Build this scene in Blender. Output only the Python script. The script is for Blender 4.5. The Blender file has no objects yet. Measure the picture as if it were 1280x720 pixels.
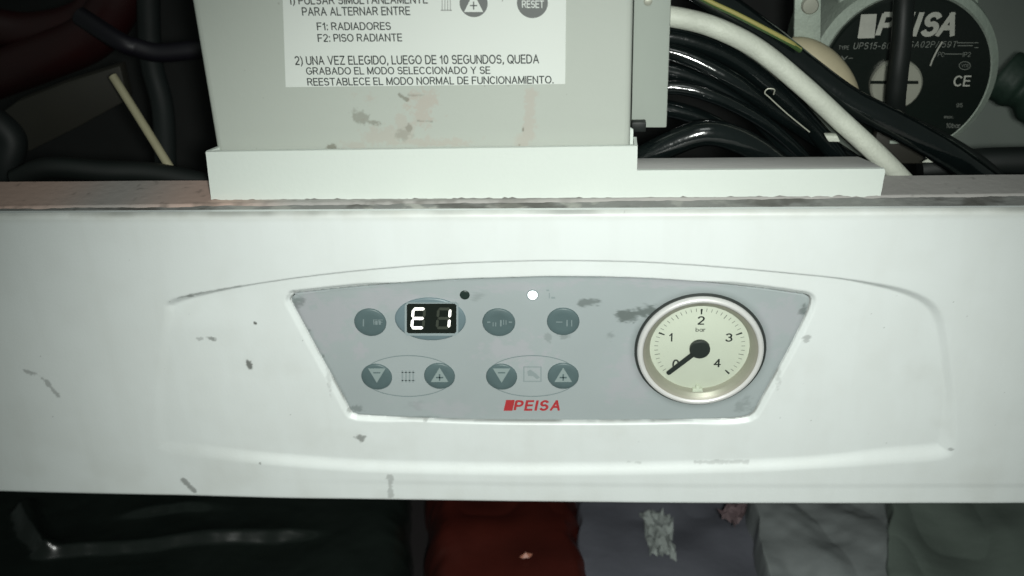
import bpy, bmesh, math, random
import numpy as np
from math import radians, sin, cos, pi
from mathutils import Vector

# ------------------------------------------------------------------ camera
FPX, DIST = 1437.0, 0.449                       # focal length in px of a 1280 px frame, metres to the panel
PITCH, YAW, ROLL = radians(29), radians(4), radians(-2)
LOOK = np.array([-sin(YAW) * cos(PITCH), cos(YAW) * cos(PITCH), -sin(PITCH)])
R0 = np.cross(LOOK, [0, 0, 1]); R0 /= np.linalg.norm(R0); U0 = np.cross(R0, LOOK)
RT = cos(ROLL) * R0 + sin(ROLL) * U0
UP = -sin(ROLL) * R0 + cos(ROLL) * U0
EYE = -LOOK * DIST
scene = bpy.context.scene
COL = scene.collection
cd = bpy.data.cameras.new('camera'); cam = bpy.data.objects.new('camera', cd); COL.objects.link(cam)
from mathutils import Matrix
cam.matrix_world = Matrix(((RT[0], UP[0], -LOOK[0], EYE[0]), (RT[1], UP[1], -LOOK[1], EYE[1]),
                           (RT[2], UP[2], -LOOK[2], EYE[2]), (0, 0, 0, 1)))
cd.sensor_width = 36; cd.lens = 36 * FPX / 1280; cd.clip_start = 0.01; cd.clip_end = 20
cd.dof.use_dof = True; cd.dof.focus_distance = 0.452; cd.dof.aperture_fstop = 9
scene.camera = cam

# ------------------------------------------------------------------ light: phone flash beside the lens, dim room
w = bpy.data.worlds.new('World'); scene.world = w; w.use_nodes = True
w.node_tree.nodes['Background'].inputs[0].default_value = (0.62, 0.75, 0.68, 1)
w.node_tree.nodes['Background'].inputs[1].default_value = 0.10
def lamp(name, kind, loc, target, power, color, **kw):
    l = bpy.data.lights.new(name, kind); l.energy = power; l.color = color
    for k, v in kw.items(): setattr(l, k, v)
    o = bpy.data.objects.new(name, l); COL.objects.link(o)
    o.location = loc
    o.rotation_euler = (Vector(target) - Vector(loc)).to_track_quat('-Z', 'Y').to_euler()
    return o
lamp('phone_flash', 'SPOT', Vector(EYE) + Vector((0.02, -0.01, 0.0)), (0.02, 0, -0.065), 10.3, (0.97, 1.0, 0.95),
     spot_size=radians(68), spot_blend=1.0, shadow_soft_size=0.012)
lamp('overhead_fill', 'AREA', (0.15, -0.9, 1.5), (0, 0, 0), 2.0, (0.94, 1.0, 0.96), size=0.5)  # unseen overhead source, added as weak ambient fill
scene.view_settings.view_transform = 'Standard'; scene.view_settings.look = 'None'
scene.view_settings.exposure = 0; scene.view_settings.gamma = 1

# ------------------------------------------------------------------ helpers
rng = np.random.default_rng(7); random.seed(7)
def ray(px, py): return LOOK + (px - 640) / FPX * RT - (py - 360) / FPX * UP
def FP(px, py, y=0.0):                      # point of a photo detail lying on the vertical plane y
    d = ray(px, py); return EYE + (y - EYE[1]) / d[1] * d
def HP(px, py, z):                          # ... on the horizontal plane z
    d = ray(px, py); return EYE + (z - EYE[2]) / d[2] * d
def xz(pts, y=0.0): return [(FP(a, b, y)[0], FP(a, b, y)[2]) for a, b in pts]

def tag(o, label=None, cat=None, group=None, kind=None):
    if label: o['label'] = label
    if cat: o['category'] = cat
    if group: o['group'] = group
    if kind: o['kind'] = kind
    return o
def empty(name, loc, label=None, cat=None, group=None):
    o = bpy.data.objects.new(name, None); COL.objects.link(o); o.location = loc
    o.empty_display_size = 0.01
    return tag(o, label, cat, group)
def link(name, me, mat, parent=None, smooth=False):
    o = bpy.data.objects.new(name, me); COL.objects.link(o)
    if mat: me.materials.append(mat)
    if smooth: me.polygons.foreach_set('use_smooth', [True] * len(me.polygons))
    if parent is not None:
        o.parent = parent
        p = parent; off = Vector((0, 0, 0))
        while p is not None:
            off += p.location; p = p.parent
        o.location = -off                   # meshes keep scene coordinates
    return o
def mesh(name, verts, faces, mat, parent=None, smooth=False):
    me = bpy.data.meshes.new(name); me.from_pydata([tuple(map(float, v)) for v in verts], [], faces); me.update()
    return link(name, me, mat, parent, smooth)
def from_bm(name, bm, mat, parent=None, smooth=False, autos=None):
    me = bpy.data.meshes.new(name); bmesh.ops.recalc_face_normals(bm, faces=bm.faces); bm.to_mesh(me); bm.free()
    o = link(name, me, mat, parent, smooth)
    if autos: me.set_sharp_from_angle(angle=radians(autos))
    return o
def prism(name, poly, y0, y1, mat, parent=None, bevel=0.0, seg=2):
    """polygon in (x,z), extruded from y0 (front) to y1 (back)"""
    bm = bmesh.new()
    a = [bm.verts.new((x, y0, z)) for x, z in poly]; b = [bm.verts.new((x, y1, z)) for x, z in poly]
    n = len(poly)
    bm.faces.new(a); bm.faces.new(b[::-1])
    for i in range(n): bm.faces.new((a[i], b[i], b[(i + 1) % n], a[(i + 1) % n]))
    bmesh.ops.recalc_face_normals(bm, faces=bm.faces)
    if bevel: bmesh.ops.bevel(bm, geom=bm.edges[:], offset=bevel, segments=seg, profile=0.5, affect='EDGES')
    return from_bm(name, bm, mat, parent, smooth=True, autos=40)
def slab(name, poly, z0, z1, mat, parent=None, bevel=0.0):
    """polygon in (x,y), from z0 to z1"""
    bm = bmesh.new()
    a = [bm.verts.new((x, y, z0)) for x, y in poly]; b = [bm.verts.new((x, y, z1)) for x, y in poly]
    n = len(poly); bm.faces.new(a); bm.faces.new(b[::-1])
    for i in range(n): bm.faces.new((a[i], b[i], b[(i + 1) % n], a[(i + 1) % n]))
    bmesh.ops.recalc_face_normals(bm, faces=bm.faces)
    if bevel: bmesh.ops.bevel(bm, geom=bm.edges[:], offset=bevel, segments=2, profile=0.5, affect='EDGES')
    return from_bm(name, bm, mat, parent, smooth=True, autos=40)
def fbm(x, y, scale, octaves=4, seed=0):
    r = np.random.default_rng(seed); out = np.zeros_like(x, dtype=float); amp = 1.0; tot = 0
    for o in range(octaves):
        L = r.random((64, 64)); u = x / scale * 2 ** o; v = y / scale * 2 ** o
        i = np.floor(u).astype(int); j = np.floor(v).astype(int); fu = u - i; fv = v - j
        fu = fu * fu * (3 - 2 * fu); fv = fv * fv * (3 - 2 * fv)
        i %= 64; j %= 64; i1 = (i + 1) % 64; j1 = (j + 1) % 64
        out += amp * (L[i, j] * (1 - fu) * (1 - fv) + L[i1, j] * fu * (1 - fv) + L[i, j1] * (1 - fu) * fv + L[i1, j1] * fu * fv)
        tot += amp; amp *= 0.5
    return out / tot
def sstep(a, b, t):
    t = np.clip((t - a) / (b - a), 0, 1); return t * t * (3 - 2 * t)
def catmull(pts, n):
    P = [np.array(p, float) for p in pts]; P = [2 * P[0] - P[1]] + P + [2 * P[-1] - P[-2]]
    out = []
    for i in range(1, len(P) - 2):
        for k in range(n):
            t = k / n; a, b, c, d = P[i - 1:i + 3]
            out.append(0.5 * (2 * b + (c - a) * t + (2 * a - 5 * b + 4 * c - d) * t * t + (3 * b - a - 3 * c + d) * t ** 3))
    out.append(P[-2]); return out
def tube(name, pts, r, mat, parent=None, n=10, seg=14, rfun=None):
    """swept tube through 3-D points"""
    C = catmull(pts, n); V = []; F = []
    t = C[1] - C[0]; t /= np.linalg.norm(t)
    nrm = np.cross(t, [0.3, 1, 0.2]); nrm /= np.linalg.norm(nrm)
    for i, c in enumerate(C):
        t = C[min(i + 1, len(C) - 1)] - C[max(i - 1, 0)]; t /= np.linalg.norm(t)
        nrm = nrm - t * nrm.dot(t); nrm /= np.linalg.norm(nrm); bn = np.cross(t, nrm)
        rr = r * (rfun(i / (len(C) - 1)) if rfun else 1)
        for k in range(seg):
            a = 2 * pi * k / seg; V.append(c + rr * (cos(a) * nrm + sin(a) * bn))
    for i in range(len(C) - 1):
        for k in range(seg):
            k1 = (k + 1) % seg
            F.append((i * seg + k, i * seg + k1, (i + 1) * seg + k1, (i + 1) * seg + k))
    F.append(tuple(range(seg))[::-1]); F.append(tuple(range((len(C) - 1) * seg, len(C) * seg)))
    o = mesh(name, V, F, mat, parent, True); o.data.set_sharp_from_angle(angle=radians(60)); return o
def lathe(name, prof, c, mat, parent=None, seg=72, sharp=35, sx=1.0, closed=True):
    """profile of (radius, y) turned about an axis along y through c"""
    V = []; F = []; n = len(prof)
    for k in range(seg):
        a = 2 * pi * k / seg
        for r, y in prof: V.append((c[0] + sx * r * cos(a), c[1] + y, c[2] + r * sin(a)))
    for k in range(seg):
        k1 = (k + 1) % seg
        for i in range(n - 1): F.append((k * n + i, k * n + i + 1, k1 * n + i + 1, k1 * n + i))
    if closed:
        if prof[0][0] > 1e-6: F.append(tuple(k * n for k in range(seg)))
        if prof[-1][0] > 1e-6: F.append(tuple(k * n + n - 1 for k in range(seg))[::-1])
    o = mesh(name, V, F, mat, parent, True)
    bm = bmesh.new(); bm.from_mesh(o.data); bmesh.ops.remove_doubles(bm, verts=bm.verts, dist=1e-6)
    bmesh.ops.recalc_face_normals(bm, faces=bm.faces); bm.to_mesh(o.data); bm.free()
    o.data.set_sharp_from_angle(angle=radians(sharp)); return o
def arc(cx, cy, rx, ry, a0, a1, n=12):
    return [(cx + rx * cos(radians(a0 + (a1 - a0) * k / n)), cy + ry * sin(radians(a0 + (a1 - a0) * k / n))) for k in range(n + 1)]
GL = {  # stroke letters: width, list of polylines in a box of height 1
    'A': (.70, [[(0, 0), (.35, 1), (.70, 0)], [(.13, .33), (.57, .33)]]),
    'B': (.60, [[(0, 0), (0, 1), (.33, 1)] + arc(.33, .76, .22, .24, 90, -90) + [(0, .52)], [(.33, .52)] + arc(.35, .26, .25, .26, 90, -90) + [(0, 0)]]),
    'C': (.68, [arc(.36, .5, .36, .5, 42, 318, 20)]), 'D': (.66, [[(0, 0), (0, 1), (.28, 1)] + arc(.28, .5, .38, .5, 90, -90) + [(0, 0)]]),
    'E': (.52, [[(.52, 1), (0, 1), (0, 0), (.52, 0)], [(0, .52), (.48, .52)]]), 'F': (.53, [[(.53, 1), (0, 1), (0, 0)], [(0, .5), (.46, .5)]]),
    'G': (.72, [arc(.37, .5, .37, .5, 45, 325, 20) + [(.72, .22), (.72, .48), (.42, .48)]]), 'I': (.02, [[(.01, 0), (.01, 1)]]),
    'L': (.48, [[(0, 1), (0, 0), (.48, 0)]]), 'M': (.74, [[(0, 0), (0, 1), (.37, .08), (.74, 1), (.74, 0)]]),
    'N': (.62, [[(0, 0), (0, 1), (.62, 0), (.62, 1)]]), 'O': (.76, [arc(.38, .5, .38, .5, 90, 450, 26)]),
    'P': (.56, [[(0, 0), (0, 1), (.31, 1)] + arc(.31, .73, .26, .27, 90, -90) + [(0, .46)]]),
    'Q': (.76, [arc(.38, .5, .38, .5, 90, 450, 26), [(.46, .25), (.76, -.04)]]),
    'R': (.62, [[(0, 0), (0, 1), (.33, 1)] + arc(.33, .75, .25, .25, 90, -90) + [(0, .5)], [(.34, .5), (.62, 0)]]),
    'S': (.58, [arc(.29, .74, .27, .26, 25, 250, 14) + arc(.29, .27, .29, .27, 80, -155, 14)]),
    'T': (.62, [[(0, 1), (.62, 1)], [(.31, 1), (.31, 0)]]), 'U': (.62, [[(0, 1)] + arc(.31, .31, .31, .31, 180, 360) + [(.62, 1)]]),
    'V': (.68, [[(0, 1), (.34, 0), (.68, 1)]]), 'Y': (.66, [[(0, 1), (.33, .45), (.66, 1)], [(.33, .45), (.33, 0)]]),
    'Z': (.60, [[(.03, 1), (.58, 1), (0, 0), (.6, 0)]]),
    '0': (.52, [arc(.26, .5, .26, .5, 90, 450, 22)]), '1': (.30, [[(0, .74), (.24, 1), (.24, 0)]]),
    '2': (.54, [arc(.27, .72, .26, .28, 165, -35, 12) + [(0, 0), (.54, 0)]]),
    '3': (.52, [arc(.25, .76, .23, .24, 160, -90, 12), arc(.25, .27, .27, .27, 90, -165, 12)]),
    '4': (.56, [[(.42, 0), (.42, 1), (0, .3), (.56, .3)]]), '5': (.54, [[(.48, 1), (.1, 1), (.04, .52)] + arc(.26, .32, .28, .32, 130, -160, 14)]),
    '6': (.54, [arc(.27, .31, .27, .31, 90, 450, 18), [(0, .34), (.06, .72), (.2, .96), (.36, 1), (.5, .88)]]),
    '9': (.54, [arc(.27, .69, .27, .31, 90, 450, 18), [(.54, .66), (.48, .28), (.34, .04), (.18, 0), (.04, .12)]]),
    '.': (.06, [[(.03, 0), (.03, .07)]]), ',': (.08, [[(.06, .08), (.06, 0), (.01, -.13)]]), ':': (.06, [[(.03, 0), (.03, .07)], [(.03, .62), (.03, .69)]]),
    ')': (.20, [[(0, 1.02), (.16, .7), (.2, .4), (.16, .1), (0, -.2)]]), '/': (.30, [[(0, 0), (.3, 1)]]), '-': (.30, [[(0, .4), (.3, .4)]]), '~': (.4, [[(0, .4), (.12, .5), (.28, .38), (.4, .48)]]),
    'b': (.50, [[(0, 0), (0, 1)], arc(.25, .34, .25, .34, 90, 450, 18)]), 'a': (.50, [arc(.25, .34, .25, .34, 90, 450, 18), [(.5, .68), (.5, 0)]]),
    'r': (.28, [[(0, 0), (0, .68)], [(0, .45), (.1, .62), (.28, .68)]]), 'm': (.74, [[(0, 0), (0, .68)], arc(.18, .48, .18, .2, 180, 0, 8) + [(.36, 0)], arc(.55, .48, .19, .2, 180, 0, 8) + [(.74, 0)]]),
    'x': (.46, [[(0, 0), (.46, .68)], [(0, .68), (.46, 0)]]), ' ': (.22, []),
}
def text2d(s, th=0.13, shear=0.0, gap=0.24, starts=None):
    """strokes of the lettering as quads: returns 2-D vertices, a layer number for each vertex, faces"""
    V = []; L = []; F = []; x = 0.0; layer = 0
    for ci, ch in enumerate(s):
        wd, lines = GL[ch]
        if starts: x = starts[ci]
        for ln in lines:
            for k in range(len(ln) - 1):
                a = np.array(ln[k], float); b = np.array(ln[k + 1], float); t = b - a; t /= np.linalg.norm(t) + 1e-9
                nn = np.array([-t[1], t[0]]) * th / 2; e = t * th * (0.42 if len(ln) < 8 else 0.2)
                q = len(V)
                for p in (a - e - nn, b + e - nn, b + e + nn, a - e + nn):
                    p = (min(max(p[0], -th / 2), wd + th / 2), min(max(p[1], -.25), 1 + th / 2))
                    if p[1] < -th / 2 and ch not in ',)Q': p = (p[0], -th / 2)
                    V.append((x + p[0] + shear * p[1], p[1])); L.append(layer)
                F.append((q, q + 1, q + 2, q + 3)); layer += 1
        x += wd + (gap if ch != ' ' else gap * 0.6)
    return np.array(V), np.array(L), F
def text(name, s, xl, xr, yb, yt, y, mat, parent, bold=0.13, shear=0.0, yb2=None, gap=0.24, starts=None):
    """lettering on plane y whose ink box spans photo columns xl..xr and rows yt..yb"""
    v, lay, f = text2d(s, bold, shear, gap, starts)
    lo, hi = v[:, 0].min(), v[:, 0].max(); u_ = (v[:, 0] - lo) / (hi - lo); t_ = (v[:, 1] + bold / 2) / (1 + bold)
    a = FP(xl, yb, y); b = FP(xr, yb if yb2 is None else yb2, y); h = FP(xl, yt, y)[2] - a[2]
    V = [(a[0] + (b[0] - a[0]) * u, y - (l % 6) * 6e-6, a[2] + (b[2] - a[2]) * u + h * t) for u, t, l in zip(u_, t_, lay)]
    return mesh(name, V, f, mat, parent)
def segdist(X, Z, pts, closed=False):
    d = np.full(X.shape, 1e9); P = list(pts) + ([pts[0]] if closed else [])
    for (ax, az), (bx, bz) in zip(P[:-1], P[1:]):
        vx, vz = bx - ax, bz - az; L = vx * vx + vz * vz + 1e-18
        t = np.clip(((X - ax) * vx + (Z - az) * vz) / L, 0, 1)
        d = np.minimum(d, np.hypot(X - ax - t * vx, Z - az - t * vz))
    return d
def sdf(X, Z, poly):                        # negative inside
    d = segdist(X, Z, poly, True); ins = np.zeros(X.shape, bool); n = len(poly)
    for i in range(n):
        (ax, az), (bx, bz) = poly[i], poly[(i + 1) % n]
        if az == bz: continue
        c = ((az > Z) != (bz > Z)) & (X < (bx - ax) * (Z - az) / (bz - az) + ax); ins ^= c
    return np.where(ins, -d, d)
def smooth_poly(pts, y=0.0, n=8):
    P = xz(pts, y); m = len(P); out = []
    for i in range(m):
        a, b, c, d = (np.array(P[(i + k - 1) % m]) for k in range(4))
        for k in range(n):
            t = k / n
            out.append(tuple(0.5 * (2 * b + (c - a) * t + (2 * a - 5 * b + 4 * c - d) * t * t + (3 * b - a - 3 * c + d) * t ** 3)))
    return out
PXM = 1 / 3200.0                            # about one photo pixel on the panel, in metres
def marks(X, Z, items, y=0.0, seed=3):
    """dirt mask: blobs (px,py,rx,ry,strength) and strokes ([points],width,strength)"""
    D = np.zeros(X.shape); N = fbm(X, Z, 0.0035, 4, seed); N2 = fbm(X, Z, 0.0009, 3, seed + 1)
    for it in items:
        if isinstance(it[0], list):
            pts, wd, s = it; d = segdist(X, Z, xz(pts, y)) / (wd * PXM)
        else:
            px, py, rx, ry, s = it; c = FP(px, py, y)
            d = np.hypot((X - c[0]) / (rx * PXM), (Z - c[2]) / (ry * PXM * 1.15))
        m = sstep(1.25, 0.45, d + (N - 0.5) * 2.3 + (N2 - 0.5) * 1.5)
        D = np.maximum(D, s * m)
    return D
def attr(o, name, vals):
    a = o.data.attributes.new(name, 'FLOAT', 'POINT'); a.data.foreach_set('value', np.ascontiguousarray(vals, dtype=np.float32).ravel())

# ------------------------------------------------------------------ materials
def mat(name, color, rough=0.5, metal=0.0, var=0.0, vscale=40, bump=0.0, bscale=300, dirt_shade=None, stain=None, spec=0.5,
        emis=None, estr=0.0, alpha=None, coat=0.0):
    m = bpy.data.materials.new(name); m.use_nodes = True; nt = m.node_tree; b = nt.nodes['Principled BSDF']
    b.inputs['Base Color'].default_value = (*color, 1); b.inputs['Roughness'].default_value = rough
    b.inputs['Metallic'].default_value = metal; b.inputs['Specular IOR Level'].default_value = spec
    b.inputs['Coat Weight'].default_value = coat
    tc = nt.nodes.new('ShaderNodeTexCoord'); col = None
    def mix(fac, a, c):
        n = nt.nodes.new('ShaderNodeMix'); n.data_type = 'RGBA'
        nt.links.new(fac, n.inputs[0])
        if isinstance(a, tuple): n.inputs[6].default_value = (*a, 1)
        else: nt.links.new(a, n.inputs[6])
        n.inputs[7].default_value = (*c, 1); return n.outputs[2]
    if var:
        n = nt.nodes.new('ShaderNodeTexNoise'); n.inputs['Scale'].default_value = vscale; n.inputs['Detail'].default_value = 6
        nt.links.new(tc.outputs['Object'], n.inputs['Vector'])
        col = mix(n.outputs['Fac'], tuple(min(1, c * (1 + var)) for c in color), tuple(c * (1 - var) for c in color))
        mr = nt.nodes.new('ShaderNodeMapRange'); mr.inputs[3].default_value = rough * 0.8; mr.inputs[4].default_value = min(1, rough * 1.25)
        nt.links.new(n.outputs['Fac'], mr.inputs[0]); nt.links.new(mr.outputs[0], b.inputs['Roughness'])
    for nm, c in (('stain', stain), ('dirt_shade', dirt_shade)):
        if c:
            a = nt.nodes.new('ShaderNodeAttribute'); a.attribute_name = nm
            col = mix(a.outputs['Fac'], col if col else color, c)
    if col: nt.links.new(col, b.inputs['Base Color'])
    if bump:
        n = nt.nodes.new('ShaderNodeTexNoise'); n.inputs['Scale'].default_value = bscale; n.inputs['Detail'].default_value = 5
        nt.links.new(tc.outputs['Object'], n.inputs['Vector'])
        bp = nt.nodes.new('ShaderNodeBump'); bp.inputs['Strength'].default_value = bump; bp.inputs['Distance'].default_value = 0.001
        nt.links.new(n.outputs['Fac'], bp.inputs['Height']); nt.links.new(bp.outputs[0], b.inputs['Normal'])
    if emis:
        b.inputs['Emission Color'].default_value = (*emis, 1); b.inputs['Emission Strength'].default_value = estr
    return m
def see_through(m, a):
    m.node_tree.nodes['Principled BSDF'].inputs['Alpha'].default_value = a; return m
def clear(name, glossy=0.08, rough=0.05, tint=(0.97, 0.99, 0.97)):
    m = bpy.data.materials.new(name); m.use_nodes = True; nt = m.node_tree; nt.nodes.clear()
    o = nt.nodes.new('ShaderNodeOutputMaterial'); t = nt.nodes.new('ShaderNodeBsdfTransparent'); t.inputs[0].default_value = (*tint, 1)
    g = nt.nodes.new('ShaderNodeBsdfGlossy'); g.inputs['Roughness'].default_value = rough
    fr = nt.nodes.new('ShaderNodeLayerWeight'); fr.inputs[0].default_value = 0.12
    ad = nt.nodes.new('ShaderNodeMath'); ad.inputs[1].default_value = glossy
    nt.links.new(fr.outputs[0], ad.inputs[0])
    mx = nt.nodes.new('ShaderNodeMixShader'); nt.links.new(ad.outputs[0], mx.inputs[0])
    nt.links.new(t.outputs[0], mx.inputs[1]); nt.links.new(g.outputs[0], mx.inputs[2]); nt.links.new(mx.outputs[0], o.inputs[0])
    return m
M = dict(
    fascia=mat('white_plastic', (0.765, 0.81, 0.80), 0.38, var=0.015, vscale=14, bump=0.05, bscale=900, dirt_shade=(0.06, 0.062, 0.05), stain=(0.47, 0.47, 0.41)),
    plate=mat('grey_polycarbonate', (0.365, 0.41, 0.415), 0.38, var=0.09, vscale=28, bump=0.06, bscale=1800, dirt_shade=(0.075, 0.095, 0.085), stain=(0.42, 0.42, 0.45)),
    key=mat('key_grey_green', (0.095, 0.14, 0.145), 0.4, var=0.2, vscale=120, bump=0.05, bscale=2000),
    keydisp=mat('display_surround_grey', (0.155, 0.215, 0.235), 0.4, var=0.15, vscale=90),
    keymark=mat('key_print_pale', (0.27, 0.335, 0.33), 0.5),
    keyfaint=mat('key_print_worn', (0.21, 0.265, 0.27), 0.5),
    icon=mat('icon_print_grey', (0.27, 0.32, 0.325), 0.5),
    line=mat('outline_print', (0.19, 0.24, 0.245), 0.5),
    screen=mat('display_black', (0.012, 0.016, 0.013), 0.12),
    frame=mat('display_frame', (0.30, 0.36, 0.37), 0.4),
    seg_on=mat('segment_lit', (0.9, 0.9, 0.85), 0.4, emis=(1.0, 0.98, 0.9), estr=1.15),
    seg_off=mat('segment_unlit', (0.05, 0.058, 0.045), 0.4),
    led_on=mat('led_lit', (0.9, 0.9, 0.9), 0.3, emis=(0.95, 1, 1), estr=2.2),
    led_off=mat('led_unlit', (0.02, 0.035, 0.03), 0.3),
    red=mat('logo_red', (0.42, 0.035, 0.04), 0.5, var=0.15, vscale=300),
    bezel=mat('bezel_satin', (0.78, 0.78, 0.76), 0.34, 0.25, var=0.08, vscale=90),
    bezel_dark=mat('gauge_case_dark', (0.075, 0.085, 0.08), 0.35, 0.6),
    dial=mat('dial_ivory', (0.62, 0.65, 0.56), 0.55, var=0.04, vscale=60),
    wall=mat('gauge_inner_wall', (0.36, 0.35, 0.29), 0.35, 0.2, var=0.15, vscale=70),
    black=mat('print_black', (0.02, 0.026, 0.024), 0.5),
    tick=mat('tick_print', (0.13, 0.14, 0.12), 0.5),
    glass=clear('gauge_glass', 0.015, 0.03),
    tray=mat('tray_white_paint', (0.66, 0.715, 0.67), 0.45, var=0.03, vscale=20, bump=0.08, bscale=500, dirt_shade=(0.08, 0.075, 0.06), stain=(0.5, 0.48, 0.42)),
    traytop=mat('tray_top_grey', (0.42, 0.42, 0.41), 0.6, var=0.12, vscale=40, bump=0.1),
    flange=mat('flange_dusty_metal', (0.36, 0.35, 0.335), 0.7, var=0.15, vscale=25, bump=0.25, bscale=260, dirt_shade=(0.07, 0.065, 0.055), stain=(0.52, 0.37, 0.31)),
    channel=mat('channel_dusty_grey', (0.24, 0.245, 0.235), 0.8, var=0.3, vscale=40, bump=0.5, bscale=300, dirt_shade=(0.05, 0.045, 0.035), stain=(0.5, 0.5, 0.46)),
    box=mat('box_grey_enamel', (0.43, 0.465, 0.42), 0.5, var=0.05, vscale=12, bump=0.05, bscale=500, dirt_shade=(0.13, 0.12, 0.085), stain=(0.43, 0.395, 0.345)),
    box2=mat('side_cover_grey', (0.345, 0.385, 0.345), 0.55, var=0.07, vscale=30),
    paper=mat('sticker_paper', (0.66, 0.70, 0.66), 0.45, var=0.04, vscale=18),
    ink=mat('sticker_ink', (0.04, 0.048, 0.045), 0.6, var=0.5, vscale=260),
    inkgrey=mat('sticker_ink_grey', (0.145, 0.155, 0.15), 0.6),
    inkpale=mat('sticker_ink_pale', (0.40, 0.42, 0.40), 0.6),
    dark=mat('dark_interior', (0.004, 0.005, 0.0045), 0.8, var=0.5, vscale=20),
    rubber=mat('black_cable', (0.004, 0.0065, 0.0065), 0.15, spec=1.0, var=0.4, vscale=80, bump=0.25, bscale=160),
    rubber2=mat('dull_black_cable', (0.006, 0.009, 0.008), 0.5, var=0.4, vscale=60),
    hose=mat('white_hose', (0.56, 0.59, 0.51), 0.55, var=0.25, vscale=70, bump=0.3, bscale=700),
    earthg=mat('earth_green', (0.05, 0.10, 0.03), 0.4), earthy=mat('earth_yellow', (0.33, 0.30, 0.10), 0.4),
    cream=mat('cream_rubber', (0.40, 0.36, 0.24), 0.6, var=0.25, vscale=60),
    alu=mat('cast_aluminium', (0.36, 0.42, 0.36), 0.6, 0.15, var=0.25, vscale=60, bump=0.4, bscale=500),
    pumpface=mat('pump_face_black', (0.006, 0.010, 0.008), 0.3, var=0.35, vscale=50, bump=0.08),
    pumpprint=mat('pump_print_white', (0.42, 0.43, 0.38), 0.6, var=0.2, vscale=200),
    pumpfaint=mat('pump_print_grey', (0.155, 0.17, 0.15), 0.6, var=0.5, vscale=300),
    screw=mat('screw_steel', (0.42, 0.43, 0.36), 0.38, 0.4, var=0.3, vscale=60),
    greywall=mat('grey_sheet', (0.16, 0.185, 0.165), 0.7, var=0.2, vscale=15),
    green=mat('dark_green_insulation', (0.012, 0.03, 0.02), 0.6, var=0.6, vscale=60, bump=0.6, bscale=150),
    bar=mat('brown_black_bar', (0.024, 0.023, 0.017), 0.6, var=0.4, vscale=40),
    stick=mat('stick_beige', (0.33, 0.31, 0.20), 0.65, var=0.2, vscale=70),
    redpipe=mat('dull_red_pipe', (0.024, 0.0032, 0.0035), 0.5, var=0.5, vscale=50),
    teal=mat('dull_teal_pipe', (0.010, 0.014, 0.0135), 0.55, var=0.5, vscale=40),
    violet=mat('violet_wire', (0.004, 0.003, 0.007), 0.5, var=0.4, vscale=50),
    bag=mat('black_plastic_bag', (0.010, 0.014, 0.012), 0.22, var=0.3, vscale=40, bump=0.12, bscale=90),
    redbox=mat('brown_red_bag', (0.042, 0.0075, 0.005), 0.38, var=0.7, vscale=26, bump=0.5, bscale=60),
    cloth1=mat('violet_grey_cloth', (0.08, 0.084, 0.10), 0.5, var=0.3, vscale=30, bump=0.6, bscale=80),
    cloth2=mat('grey_cloth', (0.14, 0.155, 0.155), 0.42, var=0.3, vscale=35, bump=0.8, bscale=70),
    cloth3=mat('dark_grey_cloth', (0.095, 0.118, 0.103), 0.45, var=0.35, vscale=30, bump=0.8, bscale=60),
    pinkc=mat('dusky_pink_rag', (0.10, 0.07, 0.075), 0.7, var=0.6, vscale=90),
    film=mat('crumpled_film', (0.36, 0.40, 0.38), 0.14, spec=1.0),
    floor=mat('dark_shelf', (0.006, 0.0045, 0.005), 0.8, var=0.4, vscale=15),
)

see_through(M['film'], 0.6)
# ------------------------------------------------------------------ setting
ZT = 0.0325
EDGE = np.array([FP(a, b, 0.0015)[[0, 2]] for a, b in ((-60, 612), (0, 614), (250, 619.5), (500, 625), (640, 627), (900, 629), (1280, 629), (1340, 629))])
ZB = float(EDGE[:, 1].min())                   # top and bottom of the white panel
Y_TR = HP(640, 249, ZT - 0.001)[1]          # front plane of the tray on the chassis rim
Y_BK = HP(640, 224, ZT - 0.001)[1]          # back of the rim
ZSH = -0.215
sh = slab('shelf', [(-0.6, -0.05), (0.6, -0.05), (0.6, 0.5), (-0.6, 0.5)], ZSH - 0.02, ZSH, M['floor']); tag(sh, kind='structure')
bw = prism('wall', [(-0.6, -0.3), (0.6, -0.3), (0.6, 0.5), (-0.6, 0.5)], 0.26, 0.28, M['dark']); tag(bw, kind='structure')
print('Y_TR', Y_TR, 'Y_BK', Y_BK)

# ------------------------------------------------------------------ control panel
panel = empty('control_console', (0, 0, ZB), 'wide white plastic boiler control panel with grey keypad and round pressure gauge', 'control panel')
NX, NZ = 1120, 330
xs = np.linspace(-0.255, 0.235, NX); zs = np.linspace(ZB, ZT, NZ)
X, Z = np.meshgrid(xs, np.linspace(0, 1, NZ))
ZBX = np.interp(X, EDGE[:, 0], EDGE[:, 1]); ZBX = ZBX * 0 + np.polyval(np.polyfit(EDGE[:, 0], EDGE[:, 1], 3), X)
Z = ZBX + Z * (ZT - ZBX)
REC = smooth_poly([(214, 373), (300, 357.5), (400, 343), (500, 333), (600, 327), (690, 325), (800, 327), (900, 333), (1000, 342), (1080, 351),
                   (1135, 361), (1168, 377), (1183, 402), (1191, 450), (1196, 505), (1197, 556), (1180, 575), (1100, 582), (1000, 588), (900, 592),
                   (690, 595), (480, 592), (350, 583), (245, 573), (203, 566), (190, 552), (192, 500), (198, 440), (204, 395)], n=5)
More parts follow.
